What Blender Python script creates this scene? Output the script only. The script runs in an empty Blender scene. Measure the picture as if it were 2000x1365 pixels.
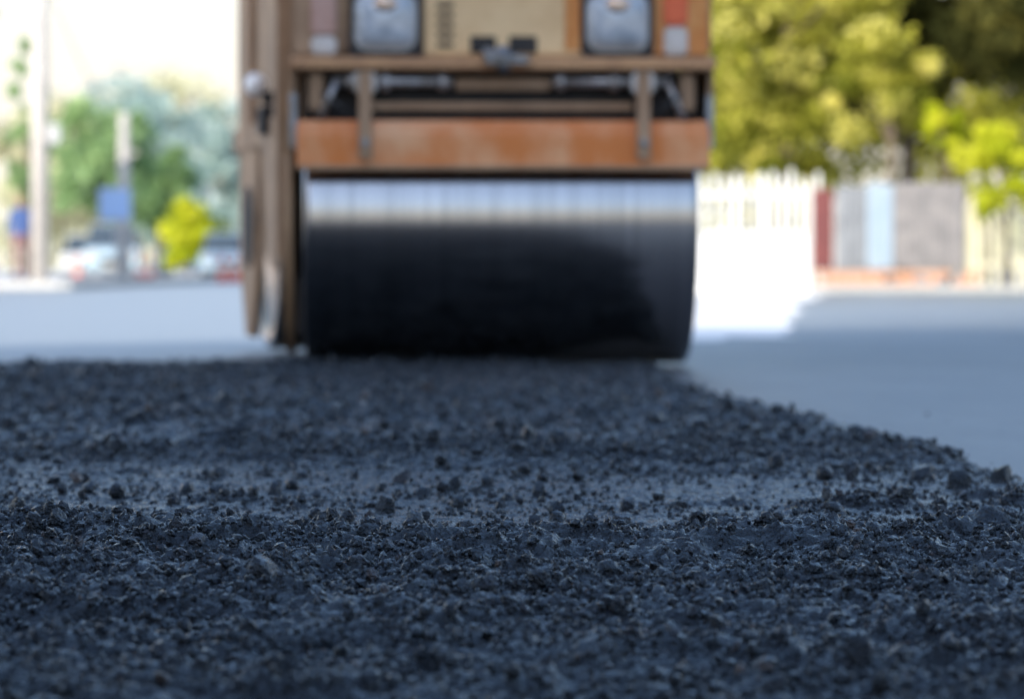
import bpy, bmesh, math, random
import numpy as np
from mathutils import Vector, Matrix
random.seed(4); rng=np.random.default_rng(7)
sc=bpy.context.scene
R=math.radians

# ------------------------------------------------------------ materials
def new_mat(name):
    m=bpy.data.materials.new(name); m.use_nodes=True
    nt=m.node_tree; b=nt.nodes['Principled BSDF']; return m,nt,b
def mat(name,c1,c2=None,rough=.5,metal=0,scale=6,bump=0,bscale=60,spec=.5,lo=.35,hi=.65,coord='Object',stretch=None,rough2=None):
    m,nt,b=new_mat(name)
    b.inputs['Roughness'].default_value=rough; b.inputs['Metallic'].default_value=metal
    b.inputs['Specular IOR Level'].default_value=spec
    b.inputs['Base Color'].default_value=(*c1,1)
    tc=nt.nodes.new('ShaderNodeTexCoord'); src=tc.outputs[coord]
    if stretch:
        mp=nt.nodes.new('ShaderNodeMapping'); mp.inputs['Scale'].default_value=stretch
        nt.links.new(src,mp.inputs[0]); src=mp.outputs[0]
    if c2 is not None:
        n=nt.nodes.new('ShaderNodeTexNoise'); n.inputs['Scale'].default_value=scale; n.inputs['Detail'].default_value=8
        n.inputs['Roughness'].default_value=.65
        r=nt.nodes.new('ShaderNodeValToRGB'); r.name='ramp'; r.color_ramp.elements[0].position=lo; r.color_ramp.elements[1].position=hi
        r.color_ramp.elements[0].color=(*c1,1); r.color_ramp.elements[1].color=(*c2,1)
        nt.links.new(src,n.inputs['Vector']); nt.links.new(n.outputs['Fac'],r.inputs[0]); nt.links.new(r.outputs[0],b.inputs['Base Color'])
        if rough2 is not None:
            mr=nt.nodes.new('ShaderNodeMapRange'); mr.inputs[1].default_value=lo; mr.inputs[2].default_value=hi
            mr.inputs[3].default_value=rough; mr.inputs[4].default_value=rough2
            nt.links.new(n.outputs['Fac'],mr.inputs[0]); nt.links.new(mr.outputs[0],b.inputs['Roughness'])
    if bump:
        n2=nt.nodes.new('ShaderNodeTexNoise'); n2.inputs['Scale'].default_value=bscale; n2.inputs['Detail'].default_value=5
        bp=nt.nodes.new('ShaderNodeBump'); bp.inputs['Strength'].default_value=bump; bp.inputs['Distance'].default_value=.01
        nt.links.new(src,n2.inputs['Vector']); nt.links.new(n2.outputs['Fac'],bp.inputs['Height']); nt.links.new(bp.outputs[0],b.inputs['Normal'])
    return m

M={}
M['orange']=mat('orange_rust_paint',(.58,.20,.035),(.70,.34,.10),.5,scale=5,bump=.2,lo=.4,hi=.68)
M['cover']=mat('spray_cover_paint',(.66,.19,.030),(.82,.48,.26),.42,scale=1.7,bump=.12,lo=.42,hi=.74,stretch=(2.6,1,1.6))
M['tan']=mat('faded_yellow_paint',(.78,.54,.28),(.54,.31,.13),.5,scale=4,bump=.15,lo=.4,hi=.8)
M['lip']=mat('bumper_paint',(.60,.34,.17),(.40,.21,.11),.5,scale=6,bump=.2,lo=.4,hi=.7)
M['brown']=mat('dirty_brown_paint',(.30,.18,.10),(.42,.27,.16),.6,scale=5,bump=.2)
M['side']=mat('side_panel_paint',(.42,.26,.14),(.23,.14,.08),.6,scale=3,bump=.2)
M['dark']=mat('dark_recess',(.012,.012,.014),(.03,.025,.022),.7,scale=10)
M['rubber']=mat('black_rubber',(.02,.02,.02),(.035,.035,.035),.75,scale=12)
M['steel']=mat('grey_steel',(.30,.32,.35),(.16,.14,.12),.4,metal=.7,scale=15)
M['rod']=mat('hydraulic_rod',(.50,.50,.52),(.28,.25,.22),.35,metal=.6,scale=12)
M['red']=mat('red_lens',(.75,.12,.03),(.66,.09,.02),.25,scale=10)
M['white']=mat('white_lens',(.62,.58,.55),(.5,.45,.4),.3,scale=10)
M['dullred']=mat('faded_red_lens',(.46,.26,.20),(.54,.34,.28),.4,scale=10)
M['chrome']=mat('chrome_bezel',(.35,.35,.36),(.2,.2,.2),.3,metal=.6,scale=10)
M['glass']=mat('headlight_glass',(.30,.34,.38),(.5,.54,.58),.15,scale=14,spec=.9)
M['bulb']=mat('bulb_reflector',(.75,.55,.40),(.6,.45,.35),.25,metal=.5,scale=14)
M['seat']=mat('black_vinyl',(.02,.02,.022),(.03,.03,.03),.5,scale=9)

def drum_mat(name,ca,cb):
    m,nt,b=new_mat(name)
    tc=nt.nodes.new('ShaderNodeTexCoord'); mp=nt.nodes.new('ShaderNodeMapping'); mp.inputs['Scale'].default_value=(22,.4,.4)
    n=nt.nodes.new('ShaderNodeTexNoise'); n.inputs['Scale'].default_value=1.6; n.inputs['Detail'].default_value=9; n.inputs['Roughness'].default_value=.7
    r=nt.nodes.new('ShaderNodeValToRGB'); r.color_ramp.elements[0].position=.3; r.color_ramp.elements[1].position=.72
    r.color_ramp.elements[0].color=(*ca,1); r.color_ramp.elements[1].color=(*cb,1)
    nt.links.new(tc.outputs['Object'],mp.inputs[0]); nt.links.new(mp.outputs[0],n.inputs['Vector']); nt.links.new(n.outputs['Fac'],r.inputs[0])
    nt.links.new(r.outputs[0],b.inputs['Base Color']); b.inputs['Metallic'].default_value=1
    mr=nt.nodes.new('ShaderNodeMapRange'); mr.inputs[3].default_value=.24; mr.inputs[4].default_value=.13
    nt.links.new(n.outputs['Fac'],mr.inputs[0]); nt.links.new(mr.outputs[0],b.inputs['Roughness'])
    return m
M['drum']=drum_mat('polished_drum_steel',(.25,.25,.255),(.41,.40,.40))
M['drumd']=drum_mat('near_black_drum_steel',(.02,.02,.02),(.05,.05,.05))  # near-black version of the drum steel, for the rear drum

# ------------------------------------------------------------ mesh helpers
def link(o,parent=None):
    sc.collection.objects.link(o)
    if parent is not None: o.parent=parent
    return o
def empty(name,loc=(0,0,0),rot=0,parent=None):
    e=bpy.data.objects.new(name,None); e.location=loc; e.rotation_euler=(0,0,rot); e.empty_display_size=.2
    return link(e,parent)
def bm_obj(name,bm,material,parent=None,smooth=False):
    me=bpy.data.meshes.new(name); bm.to_mesh(me); bm.free()
    if smooth:
        for p in me.polygons: p.use_smooth=True
    me.materials.append(material if not isinstance(material,str) else M[material])
    return link(bpy.data.objects.new(name,me),parent)
def box(name,x0,x1,y0,y1,z0,z1,material,parent=None,bev=.008,seg=2):
    bm=bmesh.new(); bmesh.ops.create_cube(bm,size=1)
    for v in bm.verts:
        v.co=Vector(((x0+x1)/2+v.co.x*(x1-x0),(y0+y1)/2+v.co.y*(y1-y0),(z0+z1)/2+v.co.z*(z1-z0)))
    if bev>0: bmesh.ops.bevel(bm,geom=bm.edges[:],offset=bev,segments=seg,affect='EDGES')
    return bm_obj(name,bm,material,parent)
def cyl(name,a,b_,r,material,parent=None,seg=24,r2=None,bev=0):
    a=Vector(a); b_=Vector(b_); d=b_-a; L=d.length
    bm=bmesh.new(); bmesh.ops.create_cone(bm,cap_ends=True,segments=seg,radius1=r,radius2=r if r2 is None else r2,depth=L)
    if bev:
        es=[e for e in bm.edges if abs(e.verts[0].co.z-e.verts[1].co.z)<1e-6]
        bmesh.ops.bevel(bm,geom=es,offset=bev,segments=3,affect='EDGES')
    mt=Matrix.Translation((a+b_)/2)@d.to_track_quat('Z','Y').to_matrix().to_4x4()
    bmesh.ops.transform(bm,matrix=mt,verts=bm.verts)
    o=bm_obj(name,bm,material,parent)
    for p in o.data.polygons: p.use_smooth=len(p.vertices)==4
    return o
def lathe_x(name,prof,cy,cz,material,parent=None,seg=160):
    bm=bmesh.new(); rings=[]
    for x,r in prof:
        rings.append([bm.verts.new((x,cy+r*math.cos(2*math.pi*i/seg),cz+r*math.sin(2*math.pi*i/seg))) for i in range(seg)])
    for A,B in zip(rings[:-1],rings[1:]):
        for i in range(seg): bm.faces.new((A[i],A[(i+1)%seg],B[(i+1)%seg],B[i]))
    bm.faces.new(rings[0][::-1]); bm.faces.new(rings[-1])
    bmesh.ops.recalc_face_normals(bm,faces=bm.faces[:])
    o=bm_obj(name,bm,material,parent,True)
    for p in o.data.polygons:
        if len(p.vertices)>4: p.use_smooth=False
    return o
def prism(name,prof,x0,x1,material,parent=None,bev=.008):
    bm=bmesh.new(); A=[bm.verts.new((x0,p[0],p[1])) for p in prof]; B=[bm.verts.new((x1,p[0],p[1])) for p in prof]
    n=len(prof); bm.faces.new(A); bm.faces.new(B[::-1])
    for i in range(n): bm.faces.new((A[i],B[i],B[(i+1)%n],A[(i+1)%n]))
    bmesh.ops.recalc_face_normals(bm,faces=bm.faces[:])
    if bev: bmesh.ops.bevel(bm,geom=bm.edges[:],offset=bev,segments=2,affect='EDGES')
    return bm_obj(name,bm,material,parent)
def roundsq(name,cx,cz,w,h,y0,y1,rad,material,parent=None,dome=0):
    pts=[]
    for (sx,sz,a0) in ((1,1,0),(-1,1,90),(-1,-1,180),(1,-1,270)):
        for k in range(5):
            a=R(a0+k*22.5); pts.append((cx+sx*(w/2-rad)+rad*math.cos(a),cz+sz*(h/2-rad)+rad*math.sin(a)))
    bm=bmesh.new(); A=[bm.verts.new((p[0],y0,p[1])) for p in pts]; B=[bm.verts.new((p[0],y1,p[1])) for p in pts]
    n=len(pts); bm.faces.new(B)
    for i in range(n): bm.faces.new((A[i],B[i],B[(i+1)%n],A[(i+1)%n]))
    if dome:
        C=[bm.verts.new((cx+(p[0]-cx)*.6,y0-dome*.75,cz+(p[1]-cz)*.6)) for p in pts]; t=bm.verts.new((cx,y0-dome,cz))
        for i in range(n):
            bm.faces.new((A[i],A[(i+1)%n],C[(i+1)%n],C[i])); bm.faces.new((C[i],C[(i+1)%n],t))
    else: bm.faces.new(A)
    bmesh.ops.recalc_face_normals(bm,faces=bm.faces[:])
    return bm_obj(name,bm,material,parent,smooth=bool(dome))
def np_mesh(name,V,F,material,parent=None,smooth=False,attr=None):
    me=bpy.data.meshes.new(name); k=F.shape[1]
    me.vertices.add(len(V)); me.vertices.foreach_set('co',V.astype(np.float32).ravel())
    me.loops.add(F.size); me.loops.foreach_set('vertex_index',F.astype(np.int32).ravel())
    me.polygons.add(len(F)); me.polygons.foreach_set('loop_start',np.arange(0,F.size,k,dtype=np.int32))
    me.polygons.foreach_set('loop_total',np.full(len(F),k,dtype=np.int32))
    me.polygons.foreach_set('use_smooth',np.full(len(F),smooth))
    me.update(calc_edges=True)
    if attr is not None:
        a=me.attributes.new('tint','FLOAT','POINT'); a.data.foreach_set('value',attr.astype(np.float32))
    me.materials.append(material)
    return link(bpy.data.objects.new(name,me),parent)

# ------------------------------------------------------------ noise
def vnoise(x,y,cell,seed):
    g=np.random.default_rng(seed).random((512,512))
    u=x/cell+1000; v=y/cell+1000
    iu=np.floor(u).astype(int); iv=np.floor(v).astype(int); fu=u-iu; fv=v-iv
    fu=fu*fu*(3-2*fu); fv=fv*fv*(3-2*fv)
    a=g[iu%512,iv%512]; b_=g[(iu+1)%512,iv%512]; c=g[iu%512,(iv+1)%512]; d=g[(iu+1)%512,(iv+1)%512]
    return (a*(1-fu)+b_*fu)*(1-fv)+(c*(1-fu)+d*fu)*fv-.5
def sstep(a,b_,x):
    t=np.clip((x-a)/(b_-a),0,1); return t*t*(3-2*t)
EY=np.array([0,3,5,6.36,7.37,9.03,10.77,12.5,14.4,16]); EX=np.array([1.12,1.10,1.04,.97,.90,.80,.65,.60,.68,.7])
def matH(x,y):
    edge=np.interp(y,EY,EX)+vnoise(x*0,y,.5,1)*.09+vnoise(x,y,.11,2)*.07
    far=14.2+vnoise(x,y,.6,3)*.35+vnoise(x,y,.15,4)*.12
    d=np.minimum(edge-x,np.minimum((far-y)*.6,x+4.2))
    d=np.minimum(d,(y-.8))
    cov=sstep(-.01,.09,d)
    th=.036-.014*sstep(7,13,y)
    wv=y+vnoise(x,y*0,.7,14)*.45
    s1=sstep(4.92,5.06,wv)*(1-sstep(6.3,7.0,wv))*sstep(-.20,.08,vnoise(x*.5,y,.40,11)+.5*vnoise(x,y,.12,15)+.25)
    s3=sstep(7.0,7.3,y)*(1-sstep(9.0,10.0,y))*sstep(.0,.25,vnoise(x*.5,y,.6,13)+.4*vnoise(x,y,.15,16))
    smooth=np.clip(s1+.5*s3,0,1)
    rg=1-.84*smooth
    h=th+vnoise(x,y,.8,5)*.014+vnoise(x,y,.27,6)*.018*rg+vnoise(x,y,.09,7)*.022*rg+vnoise(x,y,.04,8)*.020*rg+vnoise(x,y,.018,9)*.013*(.25+.75*rg)
    h+=.012*np.exp(-((wv-4.78)/.2)**2)-.008*smooth-.028*sstep(4.5,3.0,y)
    return h*cov-.012*(1-cov), cov, smooth

# ------------------------------------------------------------ ground, roads
M['ground']=mat('dry_ground',(.30,.27,.22),(.40,.37,.31),.9,scale=.4,bump=.3,bscale=8)
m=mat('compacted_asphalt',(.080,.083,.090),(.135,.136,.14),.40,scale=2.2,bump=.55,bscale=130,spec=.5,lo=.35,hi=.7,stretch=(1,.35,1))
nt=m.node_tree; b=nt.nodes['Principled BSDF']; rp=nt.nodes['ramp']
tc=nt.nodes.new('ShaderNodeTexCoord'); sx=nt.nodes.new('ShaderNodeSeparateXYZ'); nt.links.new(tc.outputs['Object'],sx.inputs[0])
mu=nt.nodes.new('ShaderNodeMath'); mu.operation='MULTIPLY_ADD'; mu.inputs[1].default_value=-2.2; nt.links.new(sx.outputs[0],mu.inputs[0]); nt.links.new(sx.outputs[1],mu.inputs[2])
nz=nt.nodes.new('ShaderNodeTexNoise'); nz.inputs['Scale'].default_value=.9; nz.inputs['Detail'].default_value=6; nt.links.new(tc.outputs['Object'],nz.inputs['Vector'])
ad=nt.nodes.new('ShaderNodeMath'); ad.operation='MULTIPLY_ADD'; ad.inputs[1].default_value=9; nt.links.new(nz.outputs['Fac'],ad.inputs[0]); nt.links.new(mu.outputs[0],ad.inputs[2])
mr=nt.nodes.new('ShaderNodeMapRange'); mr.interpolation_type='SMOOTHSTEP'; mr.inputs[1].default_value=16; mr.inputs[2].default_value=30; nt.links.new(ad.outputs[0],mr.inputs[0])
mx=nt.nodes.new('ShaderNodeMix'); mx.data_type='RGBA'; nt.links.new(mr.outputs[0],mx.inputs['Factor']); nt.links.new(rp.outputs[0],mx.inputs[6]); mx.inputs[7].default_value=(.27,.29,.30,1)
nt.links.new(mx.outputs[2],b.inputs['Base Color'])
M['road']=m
M['pave']=mat('concrete_pavement',(.55,.53,.49),(.66,.64,.60),.7,scale=1.2,bump=.3,bscale=30)
M['kerb']=mat('kerb_stone',(.42,.41,.38),(.5,.49,.46),.8,scale=5,bump=.3)
def sheet(name,pts,z,material,parent=None):
    bm=bmesh.new(); bm.faces.new([bm.verts.new((p[0],p[1],z)) for p in pts]); bmesh.ops.recalc_face_normals(bm,faces=bm.faces[:])
    o=bm_obj(name,bm,material,parent)
    if o.data.polygons[0].normal.z<0: o.data.flip_normals()
    return o
sheet('ground',[(-1500,-1500),(1500,-1500),(1500,1500),(-1500,1500)],-.012,'ground')
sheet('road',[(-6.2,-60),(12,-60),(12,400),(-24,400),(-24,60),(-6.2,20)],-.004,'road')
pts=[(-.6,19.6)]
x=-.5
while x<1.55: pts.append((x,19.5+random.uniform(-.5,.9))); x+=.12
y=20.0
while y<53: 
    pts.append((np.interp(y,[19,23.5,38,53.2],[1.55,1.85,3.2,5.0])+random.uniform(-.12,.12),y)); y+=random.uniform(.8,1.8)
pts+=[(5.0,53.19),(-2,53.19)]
sheet('glare_patch',pts,.0,mat('glare_patch_pale',(.76,.73,.68),(.84,.82,.78),.55,scale=1.5,bump=.2,bscale=20))  # pale ground sheet added, its colour stands in for bright glare
e=empty('pavement')
box('slab',-40,-8.2,62,300,0,.13,'pave',e,.02); box('kerb',-8.19,-8.0,62,300,0,.14,'kerb',e,.02)
e=empty('pavement')
box('slab',4.7,30,53.4,53.9,0,.10,'pave',e,.02); box('kerb',4.7,30,53.2,53.38,0,.12,'kerb',e,.02)

# loose asphalt mat (height field + aggregate)
m,nt,b=new_mat('loose_hot_asphalt')
at=nt.nodes.new('ShaderNodeAttribute'); at.attribute_name='tint'
r=nt.nodes.new('ShaderNodeValToRGB'); el=r.color_ramp.elements
el[0].position=0; el[0].color=(.003,.0035,.005,1); el[1].position=.9; el[1].color=(.012,.014,.018,1)
e2=el.new(.975); e2.color=(.025,.025,.03,1); e3=el.new(1.0); e3.color=(.09,.065,.05,1)
nt.links.new(at.outputs['Fac'],r.inputs[0]); nt.links.new(r.outputs[0],b.inputs['Base Color'])
b.inputs['Specular IOR Level'].default_value=.70; b.inputs['Specular Tint'].default_value=(.74,.88,1,1)
tc=nt.nodes.new('ShaderNodeTexCoord'); n2=nt.nodes.new('ShaderNodeTexNoise'); n2.inputs['Scale'].default_value=230; n2.inputs['Detail'].default_value=3
bp=nt.nodes.new('ShaderNodeBump'); bp.inputs['Strength'].default_value=1.0; bp.inputs['Distance'].default_value=.010
nt.links.new(tc.outputs['Object'],n2.inputs['Vector']); nt.links.new(n2.outputs['Fac'],bp.inputs['Height']); nt.links.new(bp.outputs[0],b.inputs['Normal'])
n3=nt.nodes.new('ShaderNodeTexNoise'); n3.inputs['Scale'].default_value=45; n3.inputs['Detail'].default_value=3
mr=nt.nodes.new('ShaderNodeMapRange'); mr.inputs[1].default_value=.35; mr.inputs[2].default_value=.65; mr.inputs[3].default_value=.10; mr.inputs[4].default_value=.36
nt.links.new(tc.outputs['Object'],n3.inputs['Vector']); nt.links.new(n3.outputs['Fac'],mr.inputs[0]); nt.links.new(mr.outputs[0],b.inputs['Roughness'])
M['loose']=m
loose=empty('loose_asphalt')
def grid(name,x0,x1,y0,y1,s):
    xs=np.arange(x0,x1+s*.5,s); ys=np.arange(y0,y1+s*.5,s); X,Y=np.meshgrid(xs,ys)
    H,cov,sm=matH(X,Y)
    j=rng.normal(0,1,H.shape)*s*.24*(1-.5*sm)*(cov>.2); H=H+np.clip(j,-.003,.003)
    V=np.stack([X.ravel(),Y.ravel(),H.ravel()],1)
    nx=len(xs); ny=len(ys); i=np.arange(nx*ny).reshape(ny,nx)
    F=np.stack([i[:-1,:-1].ravel(),i[:-1,1:].ravel(),i[1:,1:].ravel(),i[1:,:-1].ravel()],1)
    keep=(cov.ravel()[F].max(1)>.02); F=F[keep]
    t=np.clip(.35+vnoise(X,Y,.05,21)*.9,0,.85).ravel()
    return np_mesh(name,V,F,M['loose'],loose,False,t)
grid('mat_surface_near',-1.8,1.25,2.4,7.4,.0055)
grid('mat_surface_far',-4.3,1.15,7.38,15,.018)
grid('mat_surface_back',-4.3,1.3,.8,2.42,.02)
def ico(sub):
    bm=bmesh.new(); bmesh.ops.create_icosphere(bm,subdivisions=sub,radius=1)
    V=np.array([v.co[:] for v in bm.verts]); F=np.array([[v.index for v in f.verts] for f in bm.faces]); bm.free(); return V,F
def stones(name,N,x0,x1,y0,y1,rmin,rmax,sub,power=2.5,sink=.25,jit=.28,dens_smooth=.35,margin=0):
    x=rng.uniform(x0,x1,N); y=rng.uniform(y0,y1,N); H,cov,sm=matH(x,y)
    dens=sstep(-.35,.15,vnoise(x,y,.22,31)+vnoise(x,y,.07,32)*.5)*.8+.2
    keep=((cov>.35)|((rng.random(N)<margin)))&(rng.random(N)>(1-dens_smooth)*sm)&(rng.random(N)<dens)
    x,y,H,cov=x[keep],y[keep],H[keep],cov[keep]; n=len(x); H=np.maximum(H,-.004)
    rad=rmin+(rmax-rmin)*rng.random(n)**power
    V0,F0=ico(sub); k=len(V0)
    variants=[]
    for _ in range(24):
        W=V0*(1+rng.uniform(-jit,jit,(k,1)))
        for q in range(5):
            nrm=rng.normal(size=3); nrm/=np.linalg.norm(nrm); dd=W@nrm; lim=rng.uniform(.55,.8); over=np.maximum(dd-lim,0); W=W-over[:,None]*nrm
        variants.append(W)
    VA=np.stack(variants)[rng.integers(0,24,n)]
    s=rng.uniform(.65,1.3,(n,1,3)); s[:,:,2]*=.85; VA=VA*s*rad[:,None,None]
    q=rng.normal(size=(n,4)); q/=np.linalg.norm(q,axis=1)[:,None]; w,a,b_,c=q.T
    RM=np.stack([1-2*(b_*b_+c*c),2*(a*b_-c*w),2*(a*c+b_*w),2*(a*b_+c*w),1-2*(a*a+c*c),2*(b_*c-a*w),2*(a*c-b_*w),2*(b_*c+a*w),1-2*(a*a+b_*b_)],1).reshape(n,3,3)
    VA=np.einsum('nij,nkj->nki',RM,VA)
    VA+=np.stack([x,y,H+rad*(1-sink)*.7],1)[:,None,:]
    F=(F0[None]+ (np.arange(n)*k)[:,None,None]).reshape(-1,3)
    t=np.repeat(rng.random(n)**1.0,k)
    return np_mesh(name,VA.reshape(-1,3),F,M['loose'],loose,False,t)
stones('aggregate_fine',85000,-1.5,1.2,2.6,7.4,.002,.006,1,1.6,dens_smooth=.22)
stones('aggregate_medium',20000,-1.6,1.2,2.6,7.6,.005,.012,1,2.4,dens_smooth=.08,jit=.3)
stones('aggregate_coarse',700,-1.6,1.15,2.6,9,.009,.020,2,2.4,sink=.25,dens_smooth=.4,jit=.2)
stones('aggregate_ridge',200,-1.5,1.1,4.75,6.6,.011,.020,2,1.5,sink=.1,dens_smooth=.8,jit=.2)
stones('aggregate_beyond',36000,-3.0,1.0,7.4,14.5,.004,.012,1,1.8,dens_smooth=.35)
stones('aggregate_clods',1400,-3.0,1.0,7.0,14.3,.012,.026,2,2.5,jit=.2)
stones('aggregate_spill',700,.6,1.3,3,10,.002,.006,1,2.0,margin=.15)

# ------------------------------------------------------------ road roller
rr=empty('road_roller',(-.068,14.38,.012),R(2.5))
fu=empty('front_unit',parent=rr)
def drum(name,parent,w,cy=0,material='drum'):
    prof=[(-w+.02,.50),(-w,.52),(-w,.585),(-w+.004,.594),(-w+.014,.6),(-w+.03,.6),(-w+.3,.6),(0,.6),(w-.3,.6),(w-.03,.6),(w-.014,.6),(w-.004,.594),(w,.585),(w,.52),(w-.02,.50)]
    return lathe_x(name,prof,cy,.6,material,parent)
drum('front_drum',fu,.80)
for s in (-1,1):
    cyl('drum_hub',(s*.76,0,.6),(s*.83,0,.6),.24,'dark',fu,32)
cyl('drum_yoke_plate',(-.878,.0,.585),(-.842,.0,.585),.545,'side',fu,64,bev=.008)
prism('yoke_arm',[(-.45,.7),(.45,.7),(.5,1.2),(-.5,1.2)],-.885,-.84,'side',fu)
prism('yoke_arm_right',[(-.12,.45),(.25,.45),(.5,1.2),(-.45,1.2)],.805,.832,'side',fu)
prof=[(-.60,.992),(-.655,.992),(-.672,.93),(-.672,.800),(-.625,.794),(-.62,.93)]
prism('scraper_cover',prof,-.825,.835,'cover',fu,.006)
box('cover_lower_lip',-.823,.833,-.679,-.66,.792,.812,'brown',fu,.004)
box('under_body_shade_block',-.80,.80,-.50,.50,.99,1.19,'dark',fu,.01)  # dark block standing for the shadow under the body
box('under_body_shade_plate',-.80,.80,-.55,-.51,.995,1.15,'dark',fu,.006)  # dark plate, same painted shadow above the drum
box('cross_beam',-.56,.53,-.60,-.552,1.035,1.068,'brown',fu,.006)
box('cross_beam_upper',-.19,.20,-.62,-.565,1.115,1.165,'brown',fu,.008)
for x0,x1 in ((-.68,-.20),(.20,.67)):
    cyl('hydraulic_cylinder',(x0,-.64,1.148),(x1,-.64,1.148),.022,'rod',fu,20)
for x,rr_ in ((-.60,.040),(-.47,.042),(-.24,.036),(.235,.036),(.45,.040),(.60,.044)):
    cyl('pipe_collar',(x-.018,-.64,1.148),(x+.018,-.64,1.148),rr_,'rod',fu,20,bev=.004)
for x in (-.55,.565):
    box('scraper_bracket',x-.027,x+.027,-.715,-.685,.835,1.185,'brown',fu,.006)
    box('bracket_clamp',x-.045,x+.045,-.70,-.60,1.10,1.185,'rod',fu,.01)
    cyl('bracket_bolt',(x,-.73,.90),(x,-.712,.90),.018,'steel',fu,12)
for s in (-1,1):
    box('side_block',s*.745-.03,s*.745+.03,-.66,-.60,1.03,1.18,'side',fu,.008)
    cyl('diagonal_strut',(s*.66,-.66,1.16),(s*.73,-.66,1.0),.014,'rod',fu,12)
    cyl('spray_hose',(s*.62,-.67,1.02),(s*.72,-.66,1.10),.012,'rubber',fu,12)
    box('side_flange',s*.838-.014,s*.838+.014,-.66,-.40,.88,1.10,'steel',fu,.004)
    box('side_skirt',s*.842-.012,s*.842+.012,-.64,.5,.98,1.26,'side',fu,.004)
prism('bumper_lip',[(-.60,1.19),(-.715,1.195),(-.72,1.235),(-.64,1.25),(-.60,1.25)],-.845,.855,'lip',fu,.006)
box('front_frame',-.85,.85,-.62,1.05,1.25,2.0,'side',fu,.03,3)
box('front_panel_middle',-.315,.335,-.648,-.60,1.252,1.72,'tan',fu,.01)
box('front_panel_strip',-.655,.625,-.634,-.60,1.5,1.98,'tan',fu,.01)
for cx in (-.468,.463):
    roundsq('headlight_housing',cx,1.385,.295,.275,-.662,-.60,.03,'dark',fu)
    roundsq('headlight_bezel',cx,1.387,.250,.240,-.672,-.63,.06,'chrome',fu)
    roundsq('headlight_lens',cx,1.387,.232,.222,-.675,-.64,.05,'glass',fu,dome=.02)
    bm=bmesh.new(); bmesh.ops.create_uvsphere(bm,u_segments=16,v_segments=10,radius=.05)
    bmesh.ops.transform(bm,matrix=Matrix.Translation((cx,-.685,1.455))@Matrix.Diagonal((1,.4,.7,1)),verts=bm.verts); bm_obj('bulb_cap',bm,'bulb',fu,True)
box('panel_seam_left',-.345,-.32,-.64,-.60,1.26,1.6,'brown',fu,.004)
box('orange_pillar',.60,.835,-.628,-.60,1.256,1.9,'orange',fu,.01)
box('orange_panel',.25,.333,-.652,-.64,1.27,1.6,'orange',fu,.004)
box('indicator_red',.652,.748,-.655,-.61,1.372,1.56,'red',fu,.012)
box('indicator_white',.652,.748,-.655,-.61,1.255,1.369,'white',fu,.012)
box('left_pillar',-.84,-.64,-.628,-.60,1.256,1.9,'brown',fu,.01)
box('indicator_upper',-.767,-.664,-.655,-.61,1.332,1.56,'dullred',fu,.012)
box('indicator_lower',-.767,-.664,-.655,-.61,1.255,1.329,'white',fu,.012)
for z in (1.285,1.325,1.365,1.405,1.445): box('vent_slot',-.262,-.196,-.656,-.64,z,z+.018,'dark',fu,.002)
box('dark_opening',-.128,-.025,-.655,-.64,1.262,1.33,'dark',fu,.003)
box('dark_opening_right',.028,.14,-.655,-.64,1.262,1.33,'dark',fu,.003)
cyl('tow_pin',(-.0,-.735,1.18),(-.0,-.735,1.285),.028,'steel',fu,16,bev=.006)
box('tow_hook_plate',-.08,.11,-.78,-.63,1.215,1.248,'steel',fu,.014)
cyl('tow_ring',(-.08,-.75,1.26),(.05,-.75,1.235),.02,'steel',fu,16)
box('number_recess',-.19,.24,-.652,-.64,1.50,1.62,'dark',fu,.003)
prism('engine_hood',[(-.58,2.0),(-.5,2.09),(.5,2.12),(.9,2.08),(.9,2.0)],-.72,.72,'tan',fu,.02)
# rear unit
ru=empty('rear_unit',(-.04,1.2,0),R(8.0),rr)
drum('rear_drum',ru,.795,1.45,'drumd')
prism('rear_yoke_plate',[(1.35,.06),(1.65,.06),(1.9,.4),(1.95,1.0),(1.1,1.0),(1.15,.4)],-.885,-.845,'side',ru)
cyl('rear_hub',(-.90,1.45,.6),(-.88,1.45,.6),.2,'dark',ru,24)
prism('rear_side_panel',[(-.05,1.0),(-.03,.42),(.40,.40),(.62,.46),(.80,.98),(2.1,.98),(2.1,1.1),(-.05,1.1)],-.90,-.855,'side',ru)
prism('rear_inner_guard',[(.0,.10),(.35,.10),(.45,1.0),(.0,1.0)],-.84,-.6,'dark',ru)
box('rear_body',-.87,.87,-.1,2.15,1.0,1.85,'side',ru,.03,3)
box('rear_body_front_post',-.93,-.86,-.12,.0,.44,1.9,'brown',ru,.01)
box('rear_body_strap',-.905,-.875,1.3,1.42,.98,1.86,'brown',ru,.01)
box('articulation_joint',-.25,.25,-.5,.3,.5,.98,'dark',ru,.03)
bm=bmesh.new(); bmesh.ops.create_uvsphere(bm,u_segments=20,v_segments=12,radius=.055)
bmesh.ops.transform(bm,matrix=Matrix.Translation((-.955,.5,1.25)),verts=bm.verts); bm_obj('gap_sky_ball',bm,mat('gap_sky_white',(.9,.88,.85),(.85,.83,.8),.1,scale=3),ru,True)  # white ball standing for bright sky seen through a gap
box('gap_sky_ball_mount',-.93,-.85,.46,.54,1.16,1.22,'dark',ru,.01)
box('side_vent',-.94,-.86,.42,.62,1.02,1.15,'dark',ru,.006)
box('rear_hood',-.75,.75,.9,2.15,1.85,2.05,'tan',ru,.05,3)
box('seat_base',-.25,.25,.25,.7,1.85,2.1,'seat',ru,.04,3); box('seat_back',-.25,.25,.66,.78,2.1,2.6,'seat',ru,.04,3)
for sx_ in (-.75,.75):
    for y in (-.0,1.25): cyl('canopy_post',(sx_,y,1.85),(sx_,y,2.98),.03,'dark',ru,12)
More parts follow.
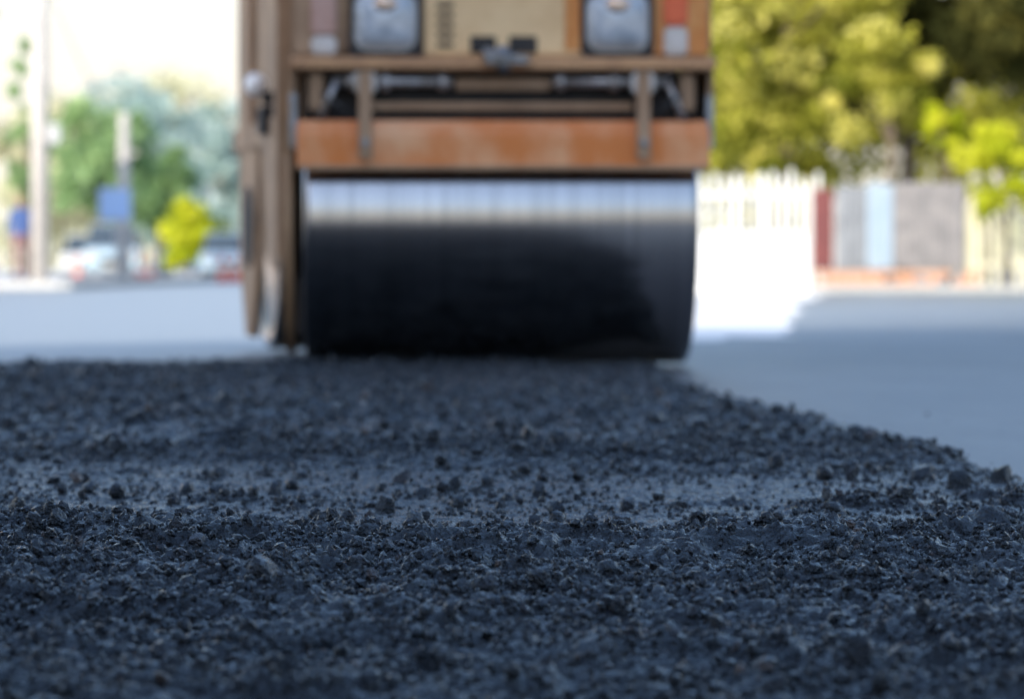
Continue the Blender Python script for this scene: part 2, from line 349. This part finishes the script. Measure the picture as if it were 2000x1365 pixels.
box('canopy_roof',-.85,.85,-.2,1.45,2.98,3.06,'orange',ru,.03,3)
cyl('steering_column',(0,-.05,1.85),(0,.12,2.35),.03,'dark',ru,12)
bm=bmesh.new()
N=28
for i in range(N):
    for j in range(8):
        a=2*math.pi*i/N; c=2*math.pi*j/8; bm.verts.new(((.18+.014*math.cos(c))*math.cos(a),(.18+.014*math.cos(c))*math.sin(a),.014*math.sin(c)))
bm.verts.ensure_lookup_table()
for i in range(N):
    for j in range(8): bm.faces.new([bm.verts[k] for k in (i*8+j,((i+1)%N)*8+j,((i+1)%N)*8+(j+1)%8,i*8+(j+1)%8)])
bmesh.ops.transform(bm,matrix=Matrix.Translation((0,.13,2.37))@Matrix.Rotation(R(-20),4,'X'),verts=bm.verts)
bm_obj('steering_wheel',bm,'rubber',ru,True)

# ------------------------------------------------------------ trees
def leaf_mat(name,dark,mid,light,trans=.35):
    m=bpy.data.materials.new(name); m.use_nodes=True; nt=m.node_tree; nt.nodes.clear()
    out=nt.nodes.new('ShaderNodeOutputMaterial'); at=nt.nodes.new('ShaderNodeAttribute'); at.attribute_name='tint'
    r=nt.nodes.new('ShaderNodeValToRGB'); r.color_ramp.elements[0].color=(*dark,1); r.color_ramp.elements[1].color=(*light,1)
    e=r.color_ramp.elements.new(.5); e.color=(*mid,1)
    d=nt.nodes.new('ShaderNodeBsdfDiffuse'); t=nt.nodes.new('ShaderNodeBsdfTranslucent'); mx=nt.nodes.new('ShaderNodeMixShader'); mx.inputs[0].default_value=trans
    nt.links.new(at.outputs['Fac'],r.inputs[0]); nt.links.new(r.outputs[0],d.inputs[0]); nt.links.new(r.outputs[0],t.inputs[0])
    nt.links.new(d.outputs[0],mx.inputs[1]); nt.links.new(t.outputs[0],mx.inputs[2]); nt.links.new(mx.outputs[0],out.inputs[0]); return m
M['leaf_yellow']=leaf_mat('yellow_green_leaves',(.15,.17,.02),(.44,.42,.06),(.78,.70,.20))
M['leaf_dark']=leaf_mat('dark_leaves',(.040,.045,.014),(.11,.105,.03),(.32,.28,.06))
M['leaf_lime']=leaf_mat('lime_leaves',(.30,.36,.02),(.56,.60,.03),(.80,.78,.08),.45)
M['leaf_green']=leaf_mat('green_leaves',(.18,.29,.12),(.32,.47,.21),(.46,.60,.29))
M['leaf_haze']=leaf_mat('blue_green_leaves',(.34,.46,.41),(.47,.59,.53),(.60,.68,.62))  # bluish distance haze mixed into the leaf colour
M['leaf_pale']=leaf_mat('haze_pale_leaves',(.52,.52,.34),(.72,.70,.48),(.82,.78,.58))  # washed-out distance haze painted into the leaf colour
M['bark']=mat('bark',(.11,.08,.055),(.18,.14,.10),.9,scale=8,bump=.5,bscale=30)
def leaves(name,centres,radii,per,size,material,parent,tints):
    C=np.repeat(centres,per,0); Rr=np.repeat(radii,per,0); n=len(C)
    d=rng.normal(size=(n,3)); d/=np.linalg.norm(d,axis=1)[:,None]; P=C+d*Rr*(rng.random((n,1))**.45)
    u=rng.normal(size=(n,3)); u/=np.linalg.norm(u,axis=1)[:,None]; v=np.cross(u,rng.normal(size=(n,3))); v/=np.linalg.norm(v,axis=1)[:,None]
    s=size*rng.uniform(.6,1.4,(n,1)); u=u*s; v=v*s*.6
    V=np.stack([P-u,P-v*.9,P+u,P+v],1).reshape(-1,3); F=np.arange(n*4).reshape(n,4)
    t=np.clip(np.repeat(np.repeat(tints,per)+rng.normal(0,.12,n),4),0,1)
    return np_mesh(name,V,F,material,parent,False,t)
def tree(name,x,y,cz,rx,rz,leaf,nclump=60,per=110,size=.09,trunk=.16,cr=.24,ry=None,z0=0,bias=0,flat=0):
    ry=ry or rx; e=empty(name,(x,y,z0))
    d=rng.normal(size=(nclump,3)); d/=np.linalg.norm(d,axis=1)[:,None]; rad=rng.random((nclump,1))**.4
    C=d*rad*np.array([rx,ry,rz])*.85+np.array([0,0,cz])
    C[:,2]=np.maximum(C[:,2],.25)
    rs=rng.uniform(.6,1.35,(nclump,1))*cr*min(rx,rz)
    RR=np.concatenate([rs*1.15,rs*1.15,rs*.8],1)
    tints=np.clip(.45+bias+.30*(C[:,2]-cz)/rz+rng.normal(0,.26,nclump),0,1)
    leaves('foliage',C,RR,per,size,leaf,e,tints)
    if trunk>0:
        top=Vector((rng.uniform(-.2,.2),0,cz)); cyl('trunk',(0,0,0),top,trunk,M['bark'],e,12,trunk*.5)
        for i in range(9):
            c=Vector(C[rng.integers(0,nclump)]); st=top*rng.uniform(.45,.95); cyl('limb_%d'%(i+1),st,c,trunk*.35,M['bark'],e,8,trunk*.1)
    return e
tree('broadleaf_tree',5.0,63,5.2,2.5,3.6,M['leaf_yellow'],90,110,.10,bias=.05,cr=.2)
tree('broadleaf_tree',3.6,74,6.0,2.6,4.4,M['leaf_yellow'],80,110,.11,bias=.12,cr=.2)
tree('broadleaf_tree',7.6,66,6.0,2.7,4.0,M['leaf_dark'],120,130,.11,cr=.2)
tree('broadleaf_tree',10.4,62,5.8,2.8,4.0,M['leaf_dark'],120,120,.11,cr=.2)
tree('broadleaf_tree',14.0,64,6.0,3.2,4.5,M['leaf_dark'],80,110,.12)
tree('broadleaf_tree',6.6,60.5,3.7,1.3,1.3,M['leaf_yellow'],26,100,.08,trunk=.08)
tree('lime_shrub',8.35,57.6,2.05,1.0,1.0,M['leaf_lime'],26,100,.07,trunk=.06,bias=.1)
tree('lime_shrub',7.5,58.5,2.8,.5,.6,M['leaf_lime'],12,90,.07,trunk=.05,bias=.1)
tree('broadleaf_tree',6.5,88,5.0,4.5,4.5,M['leaf_yellow'],90,100,.16,bias=.1)
tree('broadleaf_tree',12.5,90,5.5,5,5,M['leaf_yellow'],80,100,.16)
# left side
tree('broadleaf_tree',-14.2,118,4.1,2.2,2.6,M['leaf_green'],60,110,.12)
tree('broadleaf_tree',-12.8,124,3.4,1.5,2.2,M['leaf_green'],40,100,.12,bias=-.1)
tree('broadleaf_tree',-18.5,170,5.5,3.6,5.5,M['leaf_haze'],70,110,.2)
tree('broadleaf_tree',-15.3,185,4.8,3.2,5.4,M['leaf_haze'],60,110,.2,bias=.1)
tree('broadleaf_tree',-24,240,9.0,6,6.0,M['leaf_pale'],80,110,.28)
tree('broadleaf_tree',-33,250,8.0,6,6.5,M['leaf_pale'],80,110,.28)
tree('yellow_shrub',-10.2,108,1.45,1.15,1.3,M['leaf_lime'],50,110,.09,trunk=.05,bias=.05,cr=.3)
tree('broadleaf_tree',-13.6,96,4.0,.75,3.4,M['leaf_green'],36,110,.10)
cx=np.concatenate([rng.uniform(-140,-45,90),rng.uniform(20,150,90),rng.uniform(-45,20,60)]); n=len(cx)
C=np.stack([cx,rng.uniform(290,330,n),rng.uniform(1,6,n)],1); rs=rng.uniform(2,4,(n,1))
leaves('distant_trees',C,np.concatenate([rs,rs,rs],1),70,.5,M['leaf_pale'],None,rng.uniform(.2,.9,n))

# ------------------------------------------------------------ fences, walls, buildings
M['wpaint']=mat('white_fence_paint',(.80,.79,.74),(.74,.72,.66),.6,scale=3,bump=.2)
M['cream']=mat('cream_fence_paint',(.74,.70,.50),(.66,.60,.42),.6,scale=3)
M['plaster']=mat('white_plaster',(.80,.80,.78),(.74,.73,.71),.8,scale=2,bump=.3)
M['stucco']=mat('pink_stucco',(.74,.62,.56),(.66,.55,.49),.85,scale=2,bump=.3)
M['greyw']=mat('grey_render',(.55,.55,.53),(.47,.47,.46),.85,scale=1.5,bump=.3)
M['win']=mat('window_glass',(.05,.07,.09),(.08,.10,.12),.1,scale=1)
M['roof']=mat('clay_tiles',(.35,.16,.09),(.28,.12,.07),.85,scale=4,bump=.5)
def picket(name,x0,x1,y,h,material,pitch=.165):
    e=empty(name,(x0,y,0)); L=x1-x0; bm=bmesh.new(); x=0
    while x<L:
        hh=h*random.uniform(.95,1.05); p=[(x,.05),(x+.085,.05),(x+.085,hh-.06),(x+.042,hh),(x,hh-.06)]
        A=[bm.verts.new((a,-.01,b_)) for a,b_ in p]; B=[bm.verts.new((a,.012,b_)) for a,b_ in p]
        bm.faces.new(A); bm.faces.new(B[::-1])
        for i in range(5): bm.faces.new((A[i],B[i],B[(i+1)%5],A[(i+1)%5]))
        x+=pitch*random.uniform(.8,1.3)
    bmesh.ops.recalc_face_normals(bm,faces=bm.faces[:]); bm_obj('pickets',bm,material,e)
    for z in (.4,h*.8): box('rail',0,L,.014,.05,z,z+.08,material,e,.005)
    k=0
    while k<=L: box('post',k-.05,k+.05,.052,.15,0,h,material,e,.01); k+=2
picket('picket_fence',2.2,5.15,57.5,1.98,'wpaint')
picket('picket_fence',7.9,16,58.6,1.75,'cream')
e=empty('glare_wall'); box('wall',1.5,4.35,49.9,50.12,0,.86,'plaster',e,.02); box('coping',1.45,4.4,49.86,50.16,.862,.92,'wpaint',e,.02)  # low white wall added to stand in for blown-out glare
M['brick']=mat('orange_brick',(.55,.26,.14),(.68,.42,.28),.85,scale=9,bump=.6,bscale=20)
M['dred']=mat('dark_red_sheet',(.24,.07,.06),(.16,.05,.05),.5,scale=2)
M['gsheet']=mat('grey_sheet_metal',(.34,.35,.36),(.20,.21,.22),.5,scale=3)
M['bsheet']=mat('pale_blue_sheet',(.34,.43,.50),(.40,.48,.54),.5,scale=2)
M['tsheet']=mat('beige_sheet',(.34,.31,.29),(.20,.19,.185),.55,scale=3)
e=empty('sheet_metal_hoarding',(0,54.6,0))
for x0,x1,z1,mm in ((4.80,5.14,1.64,'dred'),(5.17,5.66,1.70,'gsheet'),(5.68,6.10,1.74,'bsheet'),(6.12,7.24,1.76,'tsheet')):
    x=x0
    while x<x1-.03:
        box('panel_rib',x,min(x+.09,x1),-.03,.0,.40,z1+random.uniform(-.02,.02),mm,e,.012,1); x+=.10
    box('panel_sheet',x0,x1,.002,.02,.37,z1-.01,mm,e,0)
for x in (4.82,5.67,6.11,7.2): box('post',x,x+.06,.03,.10,0,1.7,'brown',e,.005)
for r_ in range(4):
    x=4.75+(r_%2)*.12
    while x<7.3:
        if random.random()<.8: box('brick',x,x+.225,-.08,.02,.0+r_*.088,.08+r_*.088,M['brick'],e,.008,1)
        x+=.24
def house(name,x0,x1,y0,y1,h,wall,floors,face='+x',roofh=0,front=False):
    e=empty(name,((x0+x1)/2,(y0+y1)/2,0)); w=(x1-x0)/2; d=(y1-y0)/2
    box('walls',-w,w,-d,d,0,h,wall,e,0); box('parapet',-w-.12,w+.12,-d-.12,d+.12,h+.002,h+.25,'greyw',e,.02)
    fh=h/floors
    for f in range(floors):
        y=-d+1.5
        while y<d-1.5:
            for s in (-1,1):
                box('window',s*(w+.002)-.03,s*(w+.002)+.03,y,y+1.2,f*fh+.95,f*fh+2.3,'win',e,0)
                box('sill',s*(w+.06)-.06,s*(w+.06)+.06,y-.08,y+1.28,f*fh+.86,f*fh+.94,'greyw',e,.01)
            y+=3.2
        x=-w+.8
        while x<w-1.4:
            for s in (-1,1):
                box('window',x,x+1.1,s*(d+.002)-.03,s*(d+.002)+.03,f*fh+.95,f*fh+2.3,'win',e,0)
                box('sill',x-.08,x+1.18,s*(d+.06)-.06,s*(d+.06)+.06,f*fh+.86,f*fh+.94,'greyw',e,.01)
            x+=2.8
    if roofh:
        bm=bmesh.new(); a=[bm.verts.new(p) for p in ((-w-.4,-d-.4,h+.26),(w+.4,-d-.4,h+.26),(w+.4,d+.4,h+.26),(-w-.4,d+.4,h+.26),(0,-d+1,h+.26+roofh),(0,d-1,h+.26+roofh))]
        for f in ((0,1,4),(1,2,5,4),(2,3,5),(3,0,4,5)): bm.faces.new([a[i] for i in f])
        bm_obj('roof',bm,'roof',e)
    return e
house('unseen_shade_building',-10.7,-7.2,-26,8.6,10.6,'stucco',3)  # unseen building, added and shaped to shade roller and foreground
house('stucco_house',-22,-12.75,71,84,6.5,'stucco',2)
house('plaster_house',-20,-14.5,205,225,5.2,'plaster',2,roofh=1.5)
house('plaster_house',-60,-34,150,180,6.5,'plaster',2,roofh=2)
house('plaster_house',24,40,70,90,6,'plaster',2,roofh=2)

# utility poles & wires
M['conc']=mat('concrete_pole',(.60,.56,.51),(.50,.46,.42),.85,scale=3)
def pole(x,y,r,h,arm=True):
    e=empty('utility_pole',(x,y,0)); cyl('shaft',(0,0,0),(0,0,h),r,'conc',e,16,r*.75)
    if arm:
        box('crossarm',-.9,.9,-.06,.06,h-.9,h-.78,'conc',e,.01)
        for s_ in (-.8,-.3,.3,.8): cyl('insulator',(s_,0,h-.78),(s_,0,h-.6),.04,'white',e,10)
        box('junction_box',.17,.42,-.16,.1,2.9,3.3,'greyw',e,.02)
    else: box('bracket',.1,.35,-.05,.05,h-1.1,h-1.0,'conc',e,.01)
pole(-9.6,69.5,.19,8); pole(-10.1,89,.17,4.4,False)
def wire(a,b_,sag=.4):
    cu=bpy.data.curves.new('overhead_wire','CURVE'); cu.dimensions='3D'; cu.bevel_depth=.012; sp=cu.splines.new('POLY'); sp.points.add(16)
    for i in range(17):
        t=i/16; p=Vector(a).lerp(Vector(b_),t); p.z-=sag*4*t*(1-t); sp.points[i].co=(*p,1)
    cu.materials.append(M['rubber']); link(bpy.data.objects.new('overhead_wire',cu))
wire((-9.9,69.5,7.4),(-10.2,89,3.9)); wire((-10.1,89,4.2),(-24,200,6)); wire((-10.1,89,3.7),(-6,200,6.4))
M['blue']=mat('blue_sign',(.34,.52,.84),(.38,.56,.86),.4,scale=2)
e=empty('traffic_sign',(-9.35,80.5,0)); cyl('post',(0,0,0),(0,0,2.3),.035,'greyw',e,12)
roundsq('sign_plate',0,1.88,.72,.72,-.06,-.04,.05,'blue',e); roundsq('sign_border',0,1.88,.78,.78,-.038,-.03,.06,'white',e)
M['cone']=mat('cone_orange',(.78,.12,.04),(.7,.1,.04),.5,scale=3)
def cone(x,y):
    e=empty('traffic_cone',(x,y,0)); box('base',-.2,.2,-.2,.2,0,.035,'cone',e,.01)
    cyl('lower',(0,0,.036),(0,0,.30),.14,'cone',e,20,.095); cyl('white_band',(0,0,.302),(0,0,.48),.094,'wpaint',e,20,.062); cyl('tip',(0,0,.482),(0,0,.72),.061,'cone',e,20,.022)
cone(-9.8,90); cone(-7.6,90); cone(-7.35,91); cone(-12.2,96); cone(-9.6,90.6); cone(-7.8,92)
def car(name,x,y,paint,rot=0,h=1.5,w=.88,L=4.3):
    e=empty(name,(x,y,0),rot)
    k=h/1.5
    prism('body',[(-L/2,.35),(-L/2+.02,.62*k),(-L/2+.15,.8*k),(-L/2+1.1,.92*k),(L/2-.2,.95*k),(L/2,.8*k),(L/2,.35),(L/2-.3,.25),(-L/2+.3,.25)],-w,w,paint,e,.05)
    bm=bmesh.new(); lo=[(-L/2+.95,.9*k),(L/2-.25,.93*k)]; hi=[(-L/2+1.65,h),(L/2-.7,h)]
    v=[bm.verts.new(p) for p in ((-w+.04,lo[0][0],lo[0][1]),(w-.04,lo[0][0],lo[0][1]),(w-.04,lo[1][0],lo[1][1]),(-w+.04,lo[1][0],lo[1][1]),(-w+.18,hi[0][0],hi[0][1]),(w-.18,hi[0][0],hi[0][1]),(w-.18,hi[1][0],hi[1][1]),(-w+.18,hi[1][0],hi[1][1]))]
    for f in ((0,1,5,4),(1,2,6,5),(2,3,7,6),(3,0,4,7),(4,5,6,7)): bm.faces.new([v[i] for i in f])
    bmesh.ops.recalc_face_normals(bm,faces=bm.faces[:]); bm_obj('windows',bm,'win',e)
    box('roof',-w+.17,w-.17,hi[0][0]-.02,hi[1][0]+.02,h-.01,h+.04,paint,e,.02)
    for sy in (-L/2+.8,L/2-.8):
        for s in (-1,1):
            cyl('wheel',(s*(w-.2),sy,.33),(s*(w+.01),sy,.33),.33,'rubber',e,24,bev=.03); cyl('hubcap',(s*(w+.0),sy,.33),(s*(w+.02),sy,.33),.19,'rod',e,16)
    for s in (-1,1):
        box('headlight',s*(w-.25)-.16,s*(w-.25)+.16,-L/2-.02,-L/2+.1,.6*k,.75*k,'white',e,.02)
        box('tail_light',s*(w-.2)-.12,s*(w-.2)+.12,L/2-.1,L/2+.02,.65*k,.85*k,'red',e,.02)
    box('grille',-.4,.4,-L/2-.015,-L/2+.05,.42*k,.62*k,'dark',e,.01); box('number_plate',-.25,.25,-L/2-.03,-L/2-.016,.35,.45,'white',e,0)
P1=mat('car_paint_pale_blue',(.45,.58,.66),(.48,.6,.68),.3,scale=1); P2=mat('car_paint_blue',(.14,.28,.42),(.16,.30,.44),.3,scale=1)
P3=mat('car_paint_white',(.75,.76,.76),(.7,.7,.72),.3,scale=1); P4=mat('car_paint_red',(.5,.06,.05),(.45,.05,.05),.3,scale=1)
car('parked_car',-13.1,112,P1,.1,1.75); car('parked_car',-11.0,116,P2,0,1.45); car('parked_car',-15.1,122,P3,.05,1.5)
car('parked_car',-9.6,128,P4,0,1.45); car('parked_car',-8.6,104,P1,.1,1.4)

# pedestrians
def person(x,y,shirt,trouser,rot=0):
    m,nt,b=new_mat('pedestrian_surface'); tc=nt.nodes.new('ShaderNodeTexCoord'); sx=nt.nodes.new('ShaderNodeSeparateXYZ'); r=nt.nodes.new('ShaderNodeValToRGB'); r.color_ramp.interpolation='CONSTANT'
    mr=nt.nodes.new('ShaderNodeMath'); mr.operation='DIVIDE'; mr.inputs[1].default_value=1.8
    nt.links.new(tc.outputs['Object'],sx.inputs[0]); nt.links.new(sx.outputs[2],mr.inputs[0]); nt.links.new(mr.outputs[0],r.inputs[0]); nt.links.new(r.outputs[0],b.inputs['Base Color'])
    el=r.color_ramp.elements; el[0].position=0; el[0].color=(.03,.025,.02,1); el[1].position=.05; el[1].color=(*trouser,1)
    for p,c in ((.52,shirt),(.83,(.45,.27,.19)),(.93,(.04,.03,.02))): q=el.new(p); q.color=(*c,1)
    b.inputs['Roughness'].default_value=.8
    J={'pel':(0,0,.95,.15),'wa':(0,0,1.12,.13),'ch':(0,0,1.32,.16),'nk':(0,.0,1.47,.06),'hd0':(0,-.01,1.55,.075),'hd':(0,-.02,1.64,.105),'hd2':(0,-.01,1.71,.08)}
    E=[('pel','wa'),('wa','ch'),('ch','nk'),('nk','hd0'),('hd0','hd'),('hd','hd2')]
    for s,t in ((-1,'l'),(1,'r')):
        st=.12*s
        J.update({'hip'+t:(s*.1,0,.88,.105),'kn'+t:(s*.11,-.03+st*.6,.48,.065),'an'+t:(s*.11,st,.09,.045),'to'+t:(s*.12,st-.16,.04,.035),
          'sh'+t:(s*.19,0,1.40,.065),'el'+t:(s*.25,.03-st*.4,1.12,.045),'wr'+t:(s*.25,-.06-st,.88,.03),'ha'+t:(s*.25,-.08-st,.80,.035)})
        E+=[('pel','hip'+t),('hip'+t,'kn'+t),('kn'+t,'an'+t),('an'+t,'to'+t),('ch','sh'+t),('sh'+t,'el'+t),('el'+t,'wr'+t),('wr'+t,'ha'+t)]
    ks=list(J); me=bpy.data.meshes.new('pedestrian'); me.from_pydata([J[k][:3] for k in ks],[(ks.index(a),ks.index(c)) for a,c in E],[])
    o=bpy.data.objects.new('pedestrian',me); o.location=(x,y,.13); o.rotation_euler=(0,0,rot); link(o); me.materials.append(m)
    o.modifiers.new('skin','SKIN'); sv=me.skin_vertices[0].data
    for i,k in enumerate(ks): sv[i].radius=(J[k][3],J[k][3]*.85)
    sv[0].use_root=True
    s=o.modifiers.new('sub','SUBSURF'); s.levels=1; s.render_levels=2
person(-10.1,70.2,(.08,.14,.34),(.30,.17,.16),.4); person(-11.5,80,(.10,.18,.40),(.05,.05,.08),-.3)

# ------------------------------------------------------------ light, sky, camera
az=R(-140); el_=R(30)
w=bpy.data.worlds.new('World'); sc.world=w; w.use_nodes=True; nt=w.node_tree
sky=nt.nodes.new('ShaderNodeTexSky'); sky.sky_type='NISHITA'; sky.sun_disc=False; sky.sun_elevation=el_; sky.sun_rotation=az%(2*math.pi)
sky.air_density=1.0; sky.dust_density=1.5; sky.ozone_density=2.5
STR=.36
tc=nt.nodes.new('ShaderNodeTexCoord'); sx=nt.nodes.new('ShaderNodeSeparateXYZ'); mr=nt.nodes.new('ShaderNodeMapRange'); mr.interpolation_type='SMOOTHSTEP'
mr.inputs[1].default_value=.03; mr.inputs[2].default_value=.24; mr.inputs[3].default_value=1; mr.inputs[4].default_value=0
mx=nt.nodes.new('ShaderNodeMix'); mx.data_type='RGBA'
nt.links.new(tc.outputs['Generated'],sx.inputs[0]); nt.links.new(sx.outputs[2],mr.inputs[0]); nt.links.new(mr.outputs[0],mx.inputs['Factor'])
nt.links.new(sky.outputs[0],mx.inputs[6]); mx.inputs[7].default_value=(1.18/STR,1.10/STR,.97/STR,1)
nt.links.new(mx.outputs[2],nt.nodes['Background'].inputs[0]); nt.nodes['Background'].inputs[1].default_value=STR
L=bpy.data.lights.new('sun','SUN'); L.energy=5; L.angle=R(.53); L.color=(1,.93,.80); lo=bpy.data.objects.new('sun',L); link(lo)
d=Vector((math.sin(az)*math.cos(el_),math.cos(az)*math.cos(el_),math.sin(el_))); lo.rotation_euler=d.to_track_quat('Z','Y').to_euler(); lo.location=(-20,-20,30)
cam=bpy.data.cameras.new('camera'); co=bpy.data.objects.new('camera',cam); link(co); co.location=(0,0,.42)
co.rotation_euler=(R(90-1.396),0,0); cam.lens=120; cam.sensor_width=36; cam.clip_end=3000; cam.clip_start=.05
cam.dof.use_dof=True; cam.dof.focus_distance=4.7; cam.dof.aperture_fstop=5.0
sc.camera=co
sc.view_settings.view_transform='Standard'; sc.view_settings.look='None'; sc.view_settings.exposure=0
